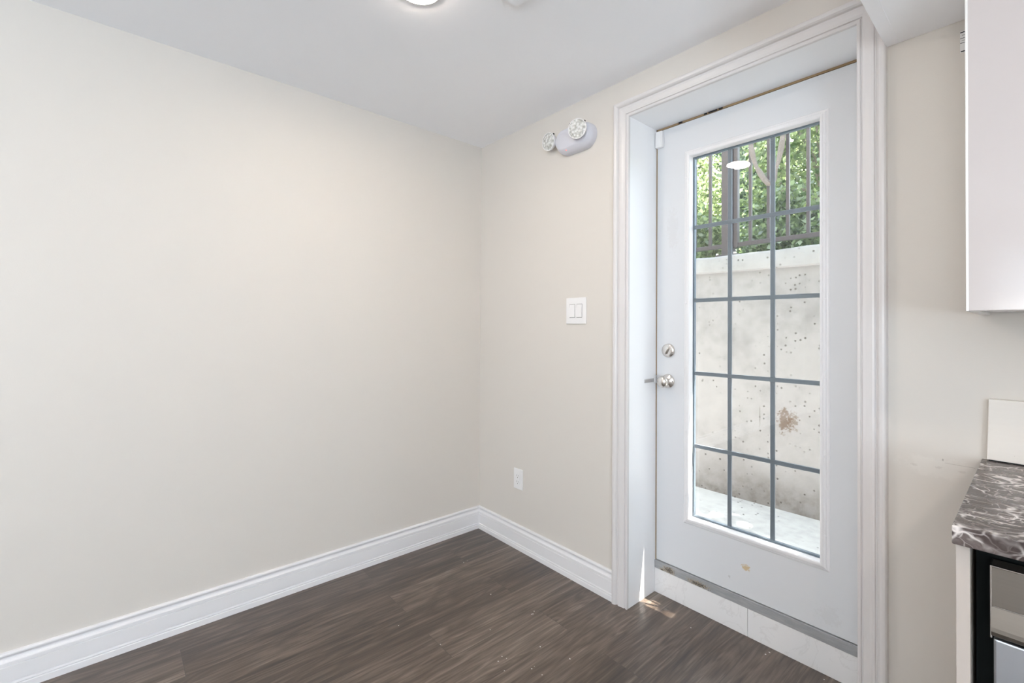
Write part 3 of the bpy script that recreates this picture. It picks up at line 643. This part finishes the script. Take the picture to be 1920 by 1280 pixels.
# ------------------------------------------------------------------ trees and shrubs behind the fence
def leaves(rng, centers, spread, n, size):
    c = centers[rng.integers(0, len(centers), n)] + np.clip(rng.normal(0, 1, (n, 3)), -1.9, 1.9) * spread
    d = rng.normal(0, 1, (n, 3)); d[:, 2] -= 0.4; d /= np.linalg.norm(d, axis=1)[:, None]
    s = rng.normal(0, 1, (n, 3)); s -= d * (s * d).sum(1)[:, None]; s /= np.linalg.norm(s, axis=1)[:, None]
    up = np.cross(d, s); L = size * rng.uniform(0.7, 1.35, (n, 1)); W = L * rng.uniform(0.28, 0.40, (n, 1))
    V = np.stack([c, c + d * L * 0.45 + s * W + up * L * 0.08, c + d * L, c + d * L * 0.45 - s * W + up * L * 0.08], 1).reshape(-1, 3)
    F = np.arange(n * 4).reshape(n, 4)
    return V, F
def foliage(name, V, F, material, parent):
    V = V - np.array(ORG[parent.name]); me = bpy.data.meshes.new(name)
    me.vertices.add(len(V)); me.vertices.foreach_set('co', V.ravel().astype(np.float32))
    me.loops.add(F.size); me.loops.foreach_set('vertex_index', F.ravel().astype(np.int32))
    me.polygons.add(len(F)); me.polygons.foreach_set('loop_start', (np.arange(len(F)) * 4).astype(np.int32))
    me.update(calc_edges=True); me.validate()
    me.materials.append(material); o = bpy.data.objects.new(name, me); COL.objects.link(o); o.parent = parent
    return o
def tree(seed, label, base, center, radii, n_cl, n_leaf, size, material, spread=0.22, name='tree', cat='tree', trunk=0.10, limbs=7, shell=0.55):
    rng = np.random.default_rng(seed)
    t = thing(name, label, cat, base, None)
    d = rng.normal(0, 1, (n_cl, 3)); d /= np.linalg.norm(d, axis=1)[:, None]
    cl = np.array(center) + d * np.array(radii) * (rng.uniform(shell ** 3, 1, (n_cl, 1)) ** (1 / 3))
    V, F = leaves(rng, cl, spread, n_leaf, size)
    V[:, 2] = np.maximum(V[:, 2], 1.705)
    foliage('crown', V, F, material, t)
    b = Vector(base); c = Vector(center); fork = b.lerp(c, 0.55)
    tb_ = B().tube([b, b.lerp(fork, 0.5) + Vector((0.03, 0.02, 0)), fork], [trunk, trunk * 0.85, trunk * 0.7], 10)
    obj('trunk', tb_, M['bark'], t, True)
    for k in range(limbs):
        e = Vector(cl[k]); m_ = fork.lerp(e, 0.5) + Vector(rng.normal(0, 0.1, 3))
        obj('limb', B().tube([fork - Vector((0, 0, 0.04)), fork.lerp(m_, 0.5) + Vector((0, 0, 0.06)), m_, e], [trunk * 0.5, trunk * 0.38, trunk * 0.26, trunk * 0.1], 7), M['bark'], t, True)
    return t
tree(1, 'yellow-green leafy tree behind the left part of the fence', (-1.9, 5.4, 1.7), (-1.80, 5.3, 3.5), (0.95, 0.65, 1.75), 60, 14000, 0.075, M['leaf_yellow'], spread=0.17)
tree(2, 'cool green airy tree in the middle of the glass view', (-0.75, 7.2, 1.7), (-0.75, 7.2, 4.2), (1.2, 0.65, 2.1), 60, 14000, 0.085, M['leaf_cool'], spread=0.18)
tree(3, 'bright tree with dark spreading limbs behind the right part of the fence', (0.55, 5.3, 1.7), (0.45, 5.3, 3.5), (0.85, 0.75, 1.6), 50, 11000, 0.075, M['leaf_yellow'], spread=0.17, limbs=12)
tree(4, 'mid green tree at the far left beyond the yellow-green tree', (-3.9, 7.8, 1.7), (-3.85, 7.9, 4.4), (1.1, 0.9, 2.7), 70, 13000, 0.10, M['leaf_mid'], trunk=0.14)
tree(5, 'deep green wide tree standing farthest back', (-1.6, 10.6, 1.7), (-1.6, 10.6, 5.0), (2.9, 1.2, 3.3), 110, 20000, 0.12, M['leaf_dark'], trunk=0.15)
tree(6, 'mid green tree at the right behind the bright tree', (1.9, 8.0, 1.7), (1.8, 8.0, 4.3), (0.95, 1.0, 2.7), 60, 10000, 0.11, M['leaf_mid'], trunk=0.13)
t7 = tree(7, 'tall unseen tree added to shade the landing from the right', (4.6, 5.2, 1.7), (3.5, 3.68, 6.5), (2.9, 1.70, 1.6), 150, 30000, 0.12, M['leaf_mid'], spread=0.2, trunk=0.20, limbs=10)  # out of view, added to cast shade on the landing
rng = np.random.default_rng(77)
bc = np.array([(2.70, 0.80, 4.40), (2.76, 0.84, 4.42), (2.82, 0.86, 4.40), (2.87, 0.82, 4.44), (3.02, 0.86, 4.42), (3.09, 0.84, 4.46), (2.62, 0.98, 4.5), (2.9, 1.02, 4.55)])
V_, F_l = leaves(rng, bc, 0.045, 260, 0.085); foliage('crown', V_, F_l, M['leaf_mid'], t7)  # unseen leaf clump added to break up the sun patch indoors
obj('limb', B().tube([(4.45, 4.4, 4.3), (4.0, 2.9, 5.0), (3.4, 1.7, 4.85), (2.95, 1.0, 4.55), (2.7, 0.82, 4.42)], [0.06, 0.045, 0.03, 0.015, 0.006], 7), M['bark'], t7, True)
for k, (x, y, mt, lab) in enumerate(((-0.62, 3.75, 'leaf_mid', 'leafy shrub low behind the left fence balusters'), (-0.02, 2.75, 'leaf_yellow', 'yellowish shrub low behind the fence, left of its post'), (0.52, 3.75, 'leaf_dark', 'dark shrub low behind the fence post foot'), (0.82, 2.85, 'leaf_mid', 'leafy shrub low behind the right fence balusters'), (1.62, 3.3, 'leaf_dark', 'dark shrub right of the glass view'))):
    tree(20 + k, lab, (x, y, 1.70), (x, y, 2.08), (0.34, 0.30, 0.36), 26, 3600, 0.055, M[mt], spread=0.07, name='shrub', cat='shrub', trunk=0.02, limbs=4)
